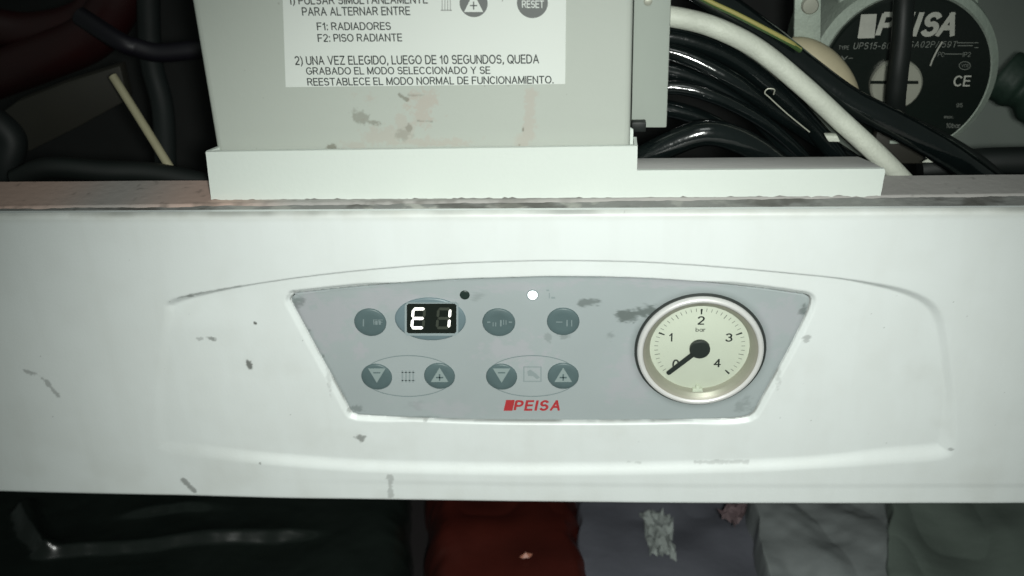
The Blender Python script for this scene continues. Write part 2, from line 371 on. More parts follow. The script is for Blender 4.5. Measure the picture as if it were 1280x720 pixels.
PLATE = [(363, 374), (367, 368.5), (374, 366), (450, 358), (550, 350), (640, 346.5), (690, 345.5), (760, 346.5), (850, 350.5), (940, 358.5), (998, 366.5),
         (1008, 368.5), (1013, 373), (1012, 383), (1004, 402), (985, 440), (960, 485), (945, 512), (939, 518), (930, 521.5), (900, 524), (800, 526), (690, 526.5),
         (600, 525.5), (520, 523), (455, 519.5), (443, 517.5), (437, 513), (425, 490), (400, 445), (380, 408), (366, 382)]
y_rec = 0.0022
PY = y_rec + 0.0012                         # keypad plate surface
plate_xz = smooth_poly(PLATE, PY, 8)
d1 = sdf(X, Z, REC); d2 = sdf(X, Z, plate_xz)
wd = 0.0016 + 0.0045 * sstep(-0.045, -0.085, Z) + 0.003 * sstep(0.12, 0.165, X) + 0.003 * sstep(-0.10, -0.15, X)
dep = y_rec * (1 - 0.82 * sstep(-0.09, -0.15, X) * sstep(0.0, -0.02, Z))
Yf = dep * sstep(0.0, 1.0, -d1 / wd)
side = sstep(0.0, 0.02, np.abs(X - 0.0135) - 0.055)     # the chamfer round the plate is wider at its two ends
cw = 0.0011 + 0.0014 * side
rim = sstep(1.0, 0.0, (d2 + 0.0002) / cw)
Yf = Yf + 0.0016 * rim
Yf = np.where(d2 < -0.0003, PY + 0.009, Yf)
Yf += 0.0016 * sstep(ZBX + 0.0125, ZBX + 0.009, Z) * sstep(-0.12, -0.02, X) * 0.15   # shallow step of the lower band
r_e = 0.0022                                # rounded top and bottom edges
for e in (ZT - Z, Z - ZBX):
    q = np.clip(1 - e / r_e, 0, 1); Yf += r_e * (1 - np.sqrt(np.clip(1 - q * q, 0, 1)))
Yf += (fbm(X, Z, 0.05, 3, 11) - 0.5) * 0.0007
top_n = fbm(X, Z, 0.006, 4, 23)
D = marks(X, Z, [([(33, 464), (46, 467), (58, 477), (72, 494)], 3.4, 0.42), (264, 425, 5.5, 2.6, 0.6), (249, 425, 4, 1.5, 0.35),
    (310, 459, 3.6, 5, 0.8), (318, 407, 1.6, 1.6, 0.95), (450, 551, 6, 4.5, 0.62), ([(228, 600), (236, 608), (243, 614)], 3.0, 0.6),
    ([(488, 596), (488, 620)], 3.6, 0.36), (1013, 425, 6, 3, 0.4), (1010, 430, 4, 2, 0.35), (1189, 562, 4, 1.6, 0.4), (236, 371, 5, 2, 0.6),
    ([(222, 373), (262, 365), (300, 358)], 1.8, 0.33), ([(785, 581), (800, 582)], 2, 0.2), ([(870, 581), (936, 580)], 2.6, 0.26),  # first stroke paints the shade line along the recess's upper edge
    (436, 518, 9, 4, 0.42), (372, 381, 5, 9, 0.45), (520, 528, 16, 2.4, 0.45), (545, 527, 12, 2, 0.3), (325, 579, 1.6, 1.4, 0.6), (850, 529, 3, 1.4, 0.5), (934, 523, 9, 3, 0.3),
    (206, 461, 1.5, 1.2, 0.3), (1000, 392, 5, 14, 0.28), (975, 470, 3, 18, 0.2), (408, 470, 2.5, 22, 0.2), (640, 448, 1, 1, 0)])
D = np.maximum(D, 0.42 * sstep(0.0022, 0.0002, ZT - Z) * sstep(0.45, 0.8, fbm(X, Z, 0.025, 5, 61)))
D = np.maximum(D, 0.62 * sstep(0.0007, 0.0, np.abs(d2 + 0.0001)) * (0.35 + 0.65 * sstep(0.35, 0.6, fbm(X, Z, 0.012, 3, 5))))
fine = fbm(X, Z, 0.0016, 2, 41)
D = np.maximum(D, 0.5 * sstep(0.945, 0.965, fine))
S = 0.55 * sstep(0.0045, 0.0, ZT - Z) * (0.4 + 0.6 * top_n) + 0.14 * sstep(0.5, 0.75, fbm(X, Z, 0.03, 4, 77)) * sstep(-0.03, -0.11, Z)
S = S + 0.05 * sstep(0.35, 0.8, fbm(X, Z, 0.012, 5, 91)) + 0.04 * sstep(0.4, 0.7, fbm(X * 3, Z * .5, 0.02, 4, 92))
S = np.clip(S + 0.10 * sstep(0.0, 0.004, -d1) * sstep(0.55, 0.8, fbm(X, Z, 0.02, 4, 31)), 0, 1)
V = np.stack([X, Yf, Z], -1).reshape(-1, 3)
idx = np.arange(NX * NZ).reshape(NZ, NX)
F = np.stack([idx[:-1, :-1], idx[:-1, 1:], idx[1:, 1:], idx[1:, :-1]], -1).reshape(-1, 4)
me = bpy.data.meshes.new('fascia')
me.vertices.add(len(V)); me.vertices.foreach_set('co', V.astype(np.float32).ravel())
me.loops.add(F.size); me.loops.foreach_set('vertex_index', F.astype(np.int32).ravel())
me.polygons.add(len(F)); me.polygons.foreach_set('loop_start', np.arange(0, F.size, 4, dtype=np.int32))
me.update(calc_edges=True); me.validate()
fascia = link('fascia', me, M['fascia'], panel, smooth=True)
attr(fascia, 'dirt_shade', D); attr(fascia, 'stain', S)
slab('back_rail', [(-0.255, 0.0024), (0.235, 0.0024), (0.235, 0.0045), (-0.255, 0.0045)], ZT - 0.006, ZT - 0.0003, M['fascia'], panel)
br_ = [(x, np.polyval(np.polyfit(EDGE[:, 0], EDGE[:, 1], 3), x)) for x in np.linspace(-0.255, 0.235, 40)]
prism('bottom_rail', [(x, z + 0.0003) for x, z in br_] + [(x, z + 0.003) for x, z in br_[::-1]], 0.0026, 0.02, M['fascia'], panel)

# keypad plate: rings of the outline, so that its edge is crisp and its wear has room
ol = np.array(smooth_poly(PLATE, PY, 14)); cc = ol.mean(0); NR = 110
ol_in = cc + (ol - cc) * (1 - 0.00055 / np.linalg.norm(ol - cc, axis=1))[:, None]
ss = np.linspace(1, 0, NR, endpoint=False)
P2 = (cc + (ol_in - cc)[None] * ss[:, None, None]); n = len(ol)
yy = np.full(P2.shape[:2], PY); yy[0] += 0.0004; yy[1] += 0.0
V = np.concatenate([np.stack([P2[..., 0], yy, P2[..., 1]], -1).reshape(-1, 3), [[cc[0], PY, cc[1]]]])
F = [(r * n + k, r * n + (k + 1) % n, (r + 1) * n + (k + 1) % n, (r + 1) * n + k) for r in range(NR - 1) for k in range(n)]
F += [((NR - 1) * n + k, (NR - 1) * n + (k + 1) % n, NR * n) for k in range(n)]
base = NR * n + 1
V = np.concatenate([V, np.stack([ol_in[:, 0], np.full(n, PY + 0.002), ol_in[:, 1]], -1)])
F += [(k, base + k, base + (k + 1) % n, (k + 1) % n) for k in range(n)]
gc = FP(876, 443.5, PY - 0.0035)
inside = np.hypot(V[:, 0] - gc[0], V[:, 2] - gc[2]) < 0.0240
F = [f for f in F if not all(inside[k] for k in f)]                 # round opening for the gauge
plate = mesh('keypad_plate', V, F, M['plate'], panel, True); plate.data.set_sharp_from_angle(angle=radians(50))
px_, pz_ = V[:, 0], V[:, 2]
gc = FP(876, 443.5, PY - 0.0035)
GD = np.hypot(px_ - gc[0], pz_ - gc[2])
Dp = marks(px_, pz_, [([(778, 395), (800, 391), (822, 388)], 6.5, 0.75), (790, 398, 8, 5, 0.6), ([(727, 379), (748, 377)], 4.5, 0.6), (763, 419, 6, 5, 0.3), (597, 369, 5.5, 8, 0.22),
    (1006, 386, 5, 9, 0.6), (370, 376, 8, 8, 0.45), (388, 412, 2, 2, 0.6), (404, 446, 2, 2, 0.5), (445, 511, 8, 4, 0.4), (703, 420, 6, 4, 0.3), (686, 421, 5, 6, 0.25),
    (520, 508, 14, 7, 0.12), (930, 505, 14, 8, 0.25), (520, 521, 30, 2, 0.35)], PY, seed=9)
Dp = np.maximum(Dp, 0.55 * sstep(0.0295, 0.0255, GD) * (0.3 + 0.7 * fbm(px_, pz_, 0.008, 4, 8)))  # plate gets unevenly darker towards the gauge rim
Dp = np.maximum(Dp, 0.35 * sstep(0.0016, 0.0, -sdf(px_, pz_, [tuple(p) for p in ol[::3]])) * fbm(px_, pz_, 0.006, 4, 18))
Sp = np.clip(marks(px_, pz_, [(452, 437, 9, 9, 0.7), (400, 400, 45, 35, 0.6), (850, 350, 90, 9, 0.6), (640, 360, 60, 8, 0.5), (480, 375, 60, 12, 0.6), (970, 400, 30, 30, 0.5), (640, 440, 40, 20, 0.6), (790, 470, 30, 40, 0.55), (560, 510, 60, 10, 0.4)], PY, seed=12), 0, 1)
attr(plate, 'dirt_shade', Dp); attr(plate, 'stain', Sp)

def pill(name, px, py, rx, rz, y, h, m, parent, seg=56):
    c = FP(px, py, y)
    return lathe(name, [(rz, 0.0), (rz, -h * 0.45), (rz * 0.975, -h * 0.8), (rz * 0.93, -h), (rz * 0.6, -h * 1.03), (0, -h * 1.04)], c, m, parent, seg, 50, rx / rz)
MM = 0.001
HB = 0.0008
def tri(name, px, py, wpx, hpx, up, y, m, parent, cut=None):
    t, b = py - hpx / 2, py + hpx / 2
    pts = [(px - wpx / 2, b), (px + wpx / 2, b), (px, t)] if up else [(px - wpx / 2, t), (px + wpx / 2, t), (px, b)]
    V = [FP(a, c, y) for a, c in pts]
    return mesh(name, V, [(0, 1, 2)], m, parent)
def flat(name, pts, y, m, parent):
    V = [FP(a, c, y) for a, c in pts]
    return mesh(name, V, [tuple(range(len(V)))], m, parent)
def bars(name, rects, y, m, parent):
    V = []; F = []
    for x0, y0, x1, y1 in rects:
        k = len(V); V += [FP(x0, y0, y), FP(x1, y0, y), FP(x1, y1, y), FP(x0, y1, y)]; F.append((k, k + 1, k + 2, k + 3))
    return mesh(name, V, F, m, parent)
YK = PY - HB * 1.04 - 0.00006
b = pill('button', 463, 402.5, 6.5 * MM, 6.4 * MM, PY, HB, M['key'], panel); b['label'] = 'dark oval key left of the display'
bars('key_print', [(453.5, 399, 455, 408), (469, 401, 472, 406), (474, 401, 476, 406)], YK, M['keyfaint'], b)
text('key_lettering', 'FF', 467, 479, 406, 399.5, YK, M['keyfaint'], b)
b = pill('button', 623.5, 402.5, 6.6 * MM, 6.4 * MM, PY, HB, M['key'], panel); b['label'] = 'dark oval key right of the display'
bars('key_print', [(615.8, 403, 617, 408), (619, 403, 620.2, 408), (625, 400, 627, 408), (629, 400, 630, 406), (632, 400, 633, 406), (636, 402, 640, 403.4), (609, 402, 613, 403.4)], YK, M['keyfaint'], b)
b = pill('button', 704, 401.5, 6.5 * MM, 6.3 * MM, PY, HB, M['key'], panel); b['label'] = 'dark oval key above the lower right arrow key'
bars('key_print', [(708, 400, 709.6, 408), (714, 400, 715.2, 408), (695, 402, 703, 403.2)], YK, M['keyfaint'], b)
for px, py, up, lab in ((471, 470.5, False, 'down arrow key of the left pair'), (549.5, 469.5, True, 'up arrow key of the left pair'),
                        (627, 470.5, False, 'down arrow key of the right pair'), (704, 469.5, True, 'up arrow key of the right pair')):
    b = pill('button', px, py, 6.4 * MM, 6.3 * MM, PY, HB, M['key'], panel); b['label'] = lab
    t = tri('arrow_symbol', px, py - 1, 22, 18, up, YK, M['keymark'], b)
    if up: bars('plus_sign', [(px - 4.5, py + 1.6, px + 4.5, py + 3.4), (px - 0.9, py - 1.8, px + 0.9, py + 6.6)], YK - 0.00005, M['key'], b)
    else: bars('minus_sign', [(px - 4.5, py - 5.2, px + 4.5, py - 3.8)], YK - 0.00005, M['key'], b)
# printed ellipses behind the key pairs
def ell(px, py, rx, ry, a0, a1, y, th, m, name, parent):
    V = []; F = []; n = 40
    for k in range(n + 1):
        a = a0 + (a1 - a0) * k / n
        for s in (1, 1 - th): V.append(FP(px + s * rx * cos(a), py - (s if s == 1 else 1 - th * rx / ry) * ry * sin(a), y))
    for k in range(n): F.append((2 * k, 2 * k + 1, 2 * k + 3, 2 * k + 2))
    return mesh(name, V, F, m, parent)
for cx in (510.5, 665.5):
    ell(cx, 470, 58, 26, radians(28), radians(152), PY - 0.00006, 0.018, M['line'], 'key_outline', panel)
    ell(cx, 470, 58, 26, radians(208), radians(332), PY - 0.00006, 0.018, M['line'], 'key_outline', panel)
# icons between the arrow keys
ic = bars('radiator_icon', [(502, 463, 504, 478), (506.5, 463, 508.5, 478), (511, 463, 513, 478), (515.5, 463, 517.5, 478), (502, 465, 519, 466.2), (502, 475, 519, 476.2)], PY - 0.00006, M['icon'], panel)
bars('tap_icon', [(654, 458, 677, 459.4), (654, 476, 677, 477.4), (654, 459.4, 655.6, 476), (675.4, 459.4, 677, 476)], PY - 0.00006, M['icon'], panel)
flat('tap_spout', [(659, 464), (663, 462), (670, 467), (675, 472), (671, 474), (666, 470), (660, 470)], PY - 0.00009, M['icon'], panel)
bars('small_icon', [(683, 362, 686.5, 364), (686, 366, 687.4, 373), (689, 371, 694, 373.4)], PY - 0.00006, M['icon'], panel)

# two-digit display
ds = pill('display_surround', 538, 398.5, 14.3 * MM, 9.9 * MM, PY, HB, M['keydisp'], panel, 80)
YD = YK
rr = lambda x0, y0, x1, y1, r: [(x0 + r, y0), (x1 - r, y0), (x1, y0 + r), (x1, y1 - r), (x1 - r, y1), (x0 + r, y1), (x0, y1 - r), (x0, y0 + r)]
def poly_xz(pts, y): return xz(pts, y)
prism('display_frame', poly_xz(rr(506, 378, 573, 419, 3), YD), YD - 0.0004, YD + 0.0003, M['frame'], ds)
prism('display_window', poly_xz(rr(508.5, 379.5, 570.5, 416.5, 2), YD - 0.0004), YD - 0.0005, YD - 0.0001, M['screen'], ds)
def digit(x0, y0, x1, y1, on):
    t = 3.3; sl = 2.2
    ym = (y0 + y1) / 2
    def P(x, y): return (x + sl * (y1 - y) / (y1 - y0) - sl / 2, y)
    def hseg(y): return [P(x0 + 1.6, y), P(x0 + 1.6 + t / 2, y - t / 2), P(x1 - 1.6 - t / 2, y - t / 2), P(x1 - 1.6, y), P(x1 - 1.6 - t / 2, y + t / 2), P(x0 + 1.6 + t / 2, y + t / 2)]
    def vseg(x, a, c): return [P(x, a + 1.2), P(x + t / 2, a + 1.2 + t / 2), P(x + t / 2, c - 1.2 - t / 2), P(x, c - 1.2), P(x - t / 2, c - 1.2 - t / 2), P(x - t / 2, a + 1.2 + t / 2)]
    for k, s in dict(a=hseg(y0 + t / 2), g=hseg(ym), d=hseg(y1 - t / 2), f=vseg(x0 + t / 2, y0 + 1, ym), e=vseg(x0 + t / 2, ym, y1 - 1),
                     b=vseg(x1 - t / 2, y0 + 1, ym), c=vseg(x1 - t / 2, ym, y1 - 1)).items():
        lit = k in on
        prism('segment', xz(s, YD - 0.0006), YD - (0.00072 if lit else 0.00062), YD - 0.00045, M['seg_on' if lit else 'seg_off'], ds)
digit(514, 384.5, 531.5, 411.5, 'afged'); digit(545.5, 384.5, 563.5, 411.5, 'bc')
# indicator lights
l1 = pill('indicator_light', 581, 368.5, 2.0 * MM, 2.0 * MM, PY, 0.0005, M['led_off'], panel, 24); l1['label'] = 'dark unlit indicator light above the display'
l2 = pill('indicator_light', 665.8, 368.5, 1.9 * MM, 1.9 * MM, PY, 0.0007, M['led_on'], panel, 24); l2['label'] = 'white lit indicator light'
c = FP(665.8, 368.5, PY)
lathe('lens_ring', [(2.35 * MM, 0), (2.35 * MM, -0.0003), (1.95 * MM, -0.0003), (1.95 * MM, 0)], c, M['line'], l2, 28, 40, closed=False)
# brand mark
lg = flat('brand_mark', [(629.5, 513.5), (632.5, 500), (643.5, 500), (640.5, 513.5)], PY - 0.00008, M['red'], panel)
text('brand_lettering', 'PEISA', 641.8, 700, 513.5, 500.2, PY - 0.00008, M['red'], panel, bold=0.23, shear=0.18, gap=0.38)

# pressure gauge
G = FP(876, 443.5, PY - 0.0035); G[1] = PY
ga = lathe('pressure_gauge', [(26.3 * MM, 0.3 * MM), (26.3 * MM, -0.3 * MM), (26.0 * MM, -0.7 * MM), (24.8 * MM, -0.7 * MM), (24.0 * MM, 4.2 * MM), (0, 4.2 * MM)], G, M['bezel_dark'], panel, 96, 30, closed=False)
lathe('bezel', [(25.3 * MM, -0.4 * MM), (25.15 * MM, -1.5 * MM), (24.7 * MM, -2.4 * MM), (24.0 * MM, -2.6 * MM), (23.4 * MM, -2.5 * MM), (23.0 * MM, -2.1 * MM), (22.8 * MM, -1.6 * MM)], G, M['bezel'], ga, 96, 50, closed=False)
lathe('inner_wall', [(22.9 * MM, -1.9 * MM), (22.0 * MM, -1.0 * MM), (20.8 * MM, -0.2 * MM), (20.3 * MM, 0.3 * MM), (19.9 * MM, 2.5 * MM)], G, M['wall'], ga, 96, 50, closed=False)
lathe('dial', [(20.9 * MM, 2.5 * MM), (20.3 * MM, 2.2 * MM), (0, 2.2 * MM)], G, M['dial'], ga, 72, 40)
YG = G[1] + 0.0022 - 0.00006
DC = np.array([G[0], YG, G[2]])
def pol(r, a): return DC + r * np.array([cos(a), 0, sin(a)])
for k in range(41):
    v = k / 10; a = radians(225 - 67.5 * v); big = k % 10 == 0; mid = k % 5 == 0
    r0, r1, hw = (15.4, 17.9, 0.42) if big else (16.1, 18.2, 0.15) if mid else (16.7, 18.2, 0.11)
    e = np.array([-sin(a), 0, cos(a)]) * hw * MM
    V = [pol(r0 * MM, a) - e * (0.6 if big else 1), pol(r1 * MM, a) - e, pol(r1 * MM, a) + e, pol(r0 * MM, a) + e * (0.6 if big else 1)]
    mesh('tick', V, [(0, 1, 2, 3)], M['black'] if big else M['tick'], ga)
def gtext(name, s, cx, cz, h, wdt, m, bold=0.17):
    v, lay, f = text2d(s, bold); lo, hi = v.min(0), v.max(0); uv = (v - lo) / (hi - lo) - 0.5
    mesh(name, [(DC[0] + (cx + u * wdt) * MM, YG - (l % 6) * 6e-6, DC[2] + (cz + t * h) * MM) for (u, t), l in zip(uv, lay)], f, m, ga)
for s, a, r in (('0', 222, 12.4), ('1', 158, 12.6), ('2', 90, 12.6), ('3', 22, 12.4), ('4', -45, 10.6)):
    gtext('numeral', s, r * cos(radians(a)), r * sin(radians(a)), 5.0 if s == '0' else 4.0, 1.5 if s == '1' else 2.9, M['black'])
gtext('unit_lettering', 'bar', 0, 8.3, 1.9, 4.0, M['tick'])
an = radians(223.5); dv = np.array([cos(an), 0, sin(an)]); nv = np.array([-sin(an), 0, cos(an)])
yn = np.array([0, -0.0012, 0])
V = []
for yo in (0, -0.0004):
    for s, hw in ((-2.5, 1.1), (6, 1.05), (16.9, 0.95), (17.4, 0.5)):
        for q in (-1, 1): V.append(DC + yn + np.array([0, yo, 0]) + dv * s * MM + nv * q * hw * MM)
F = []
for b0 in (0, 8):
    for i in range(3): F.append((b0 + 2 * i, b0 + 2 * i + 1, b0 + 2 * i + 3, b0 + 2 * i + 2))
for i in range(3):
    F.append((2 * i, 2 * i + 2, 2 * i + 10, 2 * i + 8)); F.append((2 * i + 1, 2 * i + 3, 2 * i + 11, 2 * i + 9))
F += [(0, 1, 9, 8), (6, 7, 15, 14)]
mesh('needle', V, F, M['black'], ga)
lathe('needle_hub', [(4.1 * MM, -0.0006), (4.1 * MM, -0.0020), (3.7 * MM, -0.0024), (0, -0.0025)], (DC[0], YG, DC[2]), M['black'], ga, 40, 35)
lathe('cover_glass', [(21.9 * MM, -1.35 * MM), (0, -1.35 * MM)], G, M['glass'], ga, 72, 40, closed=False)
prism('stop_tab', [(DC[0] + x * MM, DC[2] + z * MM) for x, z in ((-2.2, -20.4), (2.2, -20.4), (2.0, -19.2), (0.8, -18.9), (0.6, -17.6), (-0.6, -17.6), (-0.8, -18.9), (-2.0, -19.2))],
      YG - 0.0022, YG - 0.0002, mat('stop_tab_pale', (0.62, 0.66, 0.55), 0.3), ga, 0.0002)

# ------------------------------------------------------------------ chassis rim, tray, control box
ch = empty('boiler_chassis', (0, Y_TR, ZT - 0.01), 'dusty grey metal boiler chassis rim running behind the white panel', 'boiler')
def hgrid(name, x0, x1, y0, y1, z, nx, ny, m, parent, zf=None):
    gx, gy = np.meshgrid(np.linspace(x0, x1, nx), np.linspace(y0, y1, ny)); gz = np.full(gx.shape, z)
    if zf is not None: gz = gz + zf(gx, gy)
    i = np.arange(nx * ny).reshape(ny, nx)
    F = np.stack([i[:-1, :-1], i[:-1, 1:], i[1:, 1:], i[1:, :-1]], -1).reshape(-1, 4)
    o = mesh(name, np.stack([gx, gy, gz], -1).reshape(-1, 3), [tuple(map(int, f)) for f in F], m, parent, True)
    return o, gx, gy
def yfr(x): return 0.0118 + 0.0165 * x      # front edge of the rim, running a little askew
fl, gx, gy = hgrid('rim_flange', -0.27, 0.25, 0.0, 1.0, ZT - 0.0006, 520, 50, M['flange'], ch)
gy = yfr(gx) + gy * (Y_BK - yfr(gx)); gz = ZT - 0.0006 + (fbm(gx, gy, 0.03, 3, 2) - 0.5) * 0.0004 - 0.0010 * sstep(0.0010, 0.0, gy - yfr(gx))
fl.data.vertices.foreach_set('co', np.stack([gx, gy, gz], -1).astype(np.float32).ravel())
dd = 0.6 * sstep(0.004, 0.0, gy - yfr(gx)) * sstep(0.42, 0.62, fbm(gx, gy, 0.008, 4, 3)) * sstep(0.08, -0.05, gx)
dd = np.maximum(dd, 0.35 * sstep(0.76, 0.84, fbm(gx, gy, 0.003, 3, 5)))
attr(fl, 'dirt_shade', dd)
attr(fl, 'stain', np.clip(sstep(-0.08, -0.12, gx) * (0.95 - 0.85 * np.exp(-((gx + 0.158) / 0.022) ** 2)), 0, 1))
cn, gx, gy = hgrid('rim_channel', -0.27, 0.25, 0.0, 1.0, 0, 700, 24, M['channel'], ch)
gy = 0.0038 + gy * (yfr(gx) + 0.001 - 0.0038); gz = ZT - 0.0014 + (fbm(gx, gy, 0.006, 4, 6) - 0.5) * 0.0009
cn.data.vertices.foreach_set('co', np.stack([gx, gy, gz], -1).astype(np.float32).ravel())
attr(cn, 'dirt_shade', 0.6 * sstep(0.5, 0.7, fbm(gx, gy, 0.012, 4, 13)))
attr(cn, 'stain', 0.8 * sstep(0.54, 0.66, fbm(gx, gy, 0.008, 4, 15)) * (0.05 + 0.95 * np.exp(-((gx + 0.02) / 0.08) ** 2)))
prism('rim_skirt', [(-0.27, ZT - 0.05), (0.25, ZT - 0.05), (0.25, ZT - 0.0022), (-0.27, ZT - 0.0022)], Y_BK - 0.0015, Y_BK, M['dark'], ch)

# tray: one bent white sheet with a tall left part and a low right ledge
def ragged(a, b, n, amp):
    out = []
    for k in range(n + 1):
        t = k / n; out.append((a[0] + (b[0] - a[0]) * t, a[1] + (b[1] - a[1]) * t + random.uniform(-amp, amp) * (random.random() < 0.5)))
    return out
tr = empty('metal_tray', (0, Y_TR, ZT), 'white painted metal tray lip under the grey control box, stepped down at right', 'tray')
TL = FP(257, 190, Y_TR); TRt = FP(797, 182.5, Y_TR); ST = FP(797, 213, Y_TR); ER = FP(1107, 211, Y_TR); BR = FP(1101, 243, Y_TR); BL = FP(264, 250, Y_TR)
zb = ZT - 0.0005
pol_f = [(TL[0], TL[2]), (TRt[0] , TRt[2]), (TRt[0], ST[2]), (ER[0] - 0.0005, ER[2]), (ER[0], ER[2] - 0.001), (BR[0], zb)] + ragged((BR[0], zb), (BL[0], zb), 170, 0.0005)[1:]
# filled as a grid so that paint wear has room
xg = np.linspace(BL[0] - 0.004, ER[0] + 0.002, 900)
def top_of(x): return np.where(x < TRt[0], TL[2] + (TRt[2] - TL[2]) * (x - TL[0]) / (TRt[0] - TL[0]), ST[2] + (ER[2] - ST[2]) * (x - ST[0]) / (ER[0] - ST[0]))
tf = prism('front_lip', pol_f, Y_TR, Y_TR + 0.0014, M['tray'], tr)
bm = bmesh.new(); bm.from_mesh(tf.data); bmesh.ops.triangulate(bm, faces=bm.faces[:])
bm.to_mesh(tf.data); bm.free()
# ledge top, end flanges
zl = ST[2]
lw = Y_TR + 0.0125
prism('step_edge', [(TRt[0] - 0.0012, ST[2] - 0.0005), (TRt[0], ST[2] - 0.0005), (TRt[0], TRt[2] - 0.0003), (TRt[0] - 0.0012, TRt[2] - 0.0003)], Y_TR + 0.0014, Y_TR + 0.010, M['tray'], tr)
slab('ledge_top', [(TRt[0] + 0.0002, Y_TR + 0.0016), (ER[0] - 0.001, Y_TR + 0.0016), (ER[0] - 0.003, Y_TR + 0.006), (ER[0] - 0.0075, lw), (TRt[0] + 0.0002, lw)], zl - 0.0014, zl - 0.0002, M['traytop'], tr, 0.0002)
tab = FP(797, 164, Y_TR + 0.008)
prism('corner_tab', [(TRt[0] - 0.0035, ST[2]), (TRt[0] - 0.0013, ST[2]), (TRt[0] - 0.0013, tab[2]), (TRt[0] - 0.0028, tab[2] + 0.001), (TRt[0] - 0.0035, tab[2])], Y_TR + 0.0095, Y_TR + 0.0105, M['tray'], tr)
fx = TL[0]
V = [(fx, Y_TR + .0015, ZT), (fx + .0014, Y_TR + .0015, ZT), (fx + .0014, Y_TR + .0015, TL[2]), (fx, Y_TR + .0015, TL[2]),
     (fx + .004, Y_TR + .011, ZT), (fx + .0065, Y_TR + .011, ZT), (fx + .0065, Y_TR + .011, TL[2] - .001), (fx + .004, Y_TR + .011, TL[2] - .001)]
mesh('side_flange', V, [(0, 1, 2, 3), (7, 6, 5, 4), (0, 4, 5, 1), (1, 5, 6, 2), (2, 6, 7, 3), (3, 7, 4, 0)], M['tray'], tr)

# control box with its instruction sticker
YB = Y_TR + 0.0052
bxo = empty('control_box', (0, YB, TL[2] - 0.005), 'grey enamelled control box with printed instruction sticker above the white tray', 'control box')
q = [FP(272, 195, YB), FP(787.5, 186, YB), FP(791, -30, YB), FP(241, -30, YB)]
xl0, xr0 = q[0][0], q[1][0]; ztop = 0.22; zbot = q[0][2] - 0.004
prism('housing', [(xl0, zbot), (xr0, zbot), (xr0 + 0.0003, ztop), (xl0 - 0.0003, ztop)], YB + 0.0003, YB + 0.06, M['box'], bxo, 0.0018, 4)
nx, nz = 560, 260
gx, gz = np.meshgrid(np.linspace(xl0 + 0.0022, xr0 - 0.0022, nx), np.linspace(zbot + 0.002, 0.150, nz))
i = np.arange(nx * nz).reshape(nz, nx)
F = np.stack([i[:-1, :-1], i[:-1, 1:], i[1:, 1:], i[1:, :-1]], -1).reshape(-1, 4)
fp = mesh('front_plate', np.stack([gx, YB + (fbm(gx, gz, 0.06, 2, 3) - 0.5) * 0.0003, gz], -1).reshape(-1, 3), [tuple(map(int, f)) for f in F], M['box'], bxo, True)
st = marks(gx, gz, [(461, 121, 11, 6, 0.55), (480, 170, 26, 14, 0.5), (440, 182, 18, 5, 0.45), (527, 132, 22, 18, 0.75), (505, 160, 12, 22, 0.5), (530, 178, 60, 5, 0.55),
                    ([(664, 118), (662, 150), (656, 180)], 7, 0.6), (655, 178, 12, 8, 0.35)], YB, 21)
dt = marks(gx, gz, [(450, 147, 9, 7, 0.45), (470, 153, 9, 3, 0.5), (475, 153, 3, 3, 0.7), ([(500, 119), (508, 124)], 2.5, 0.6), (511, 160, 3, 4, 0.45), (502, 169, 10, 5, 0.3), ([(522, 151), (540, 152)], 1.2, 0.4),
                    (418, 184, 8, 3, 0.65), (654, 161, 1.6, 2.4, 0.7), (649, 181, 3, 2, 0.6), ([(510, 119), (530, 119)], 1.2, 0.35)], YB, 22)
dt = np.maximum(dt, 0.4 * sstep(0.94, 0.96, fbm(gx, gz, 0.0018, 2, 51)))
attr(fp, 'dirt_shade', dt); attr(fp, 'stain', st)
YS = YB - 0.0004
sk = prism('sticker', xz([(352, -40), (708, -42), (706.5, 105), (357, 109)], YS), YS, YS + 0.00028, M['paper'], bxo)
sk['label'] = 'white paper sticker with printed operating instructions'
YT = YS - 0.00006
for s, xl, xr, yb, yt, yb2 in (('1) PULSAR SIMULTANEAMENTE', 361, 535, 6, -5, 4.5), ('PARA ALTERNAR ENTRE', 378, 513, 20, 9, 19),
                               ('F1: RADIADORES', 396.5, 489, 38, 28, 37.5), ('F2: PISO RADIANTE', 397.5, 503, 52.5, 42.5, 51.8),
                               ('2) UNA VEZ ELEGIDO, LUEGO DE 10 SEGUNDOS, QUEDA', 369, 674, 81.5, 70, 79.5),
                               ('GRABADO EL MODO SELECCIONADO Y SE', 383, 613, 93.5, 84, 92.5), ('REESTABLECE EL MODO NORMAL DE FUNCIONAMIENTO.', 384.5, 692, 107.3, 97.5, 104.5)):
    text('instruction_line', s, xl, xr, yb, yt, YT, M['ink'], sk, bold=0.165, yb2=yb2)
def disc(name, px, py, rpx, y, m, parent, n=40):
    c = FP(px, py, y); r = rpx * PXM * 1.05
    return mesh(name, [(c[0] + r * cos(2 * pi * k / n), y, c[2] + r * sin(2 * pi * k / n)) for k in range(n)], [tuple(range(n))], m, parent)
disc('printed_key', 592, 4, 15.5, YT, M['inkgrey'], sk); tri('printed_arrow', 592, 3, 24, 24, True, YT - 0.00006, M['paper'], sk)
bars('printed_plus', [(587.5, 6.2, 596.5, 7.8), (591.2, 2, 592.8, 12)], YT - 0.00012, M['inkgrey'], sk)
disc('printed_key', 665.5, 3.5, 17, YT, M['inkgrey'], sk); text('printed_reset', 'RESET', 652.5, 680, 10, 0.5, YT - 0.00006, M['paper'], sk, bold=0.17)
bars('printed_radiator', [(552 + 3.4 * k, 0, 553.4 + 3.4 * k, 13) for k in range(4)] + [(551, 12.2, 565, 13.6)], YT, M['inkpale'], sk)
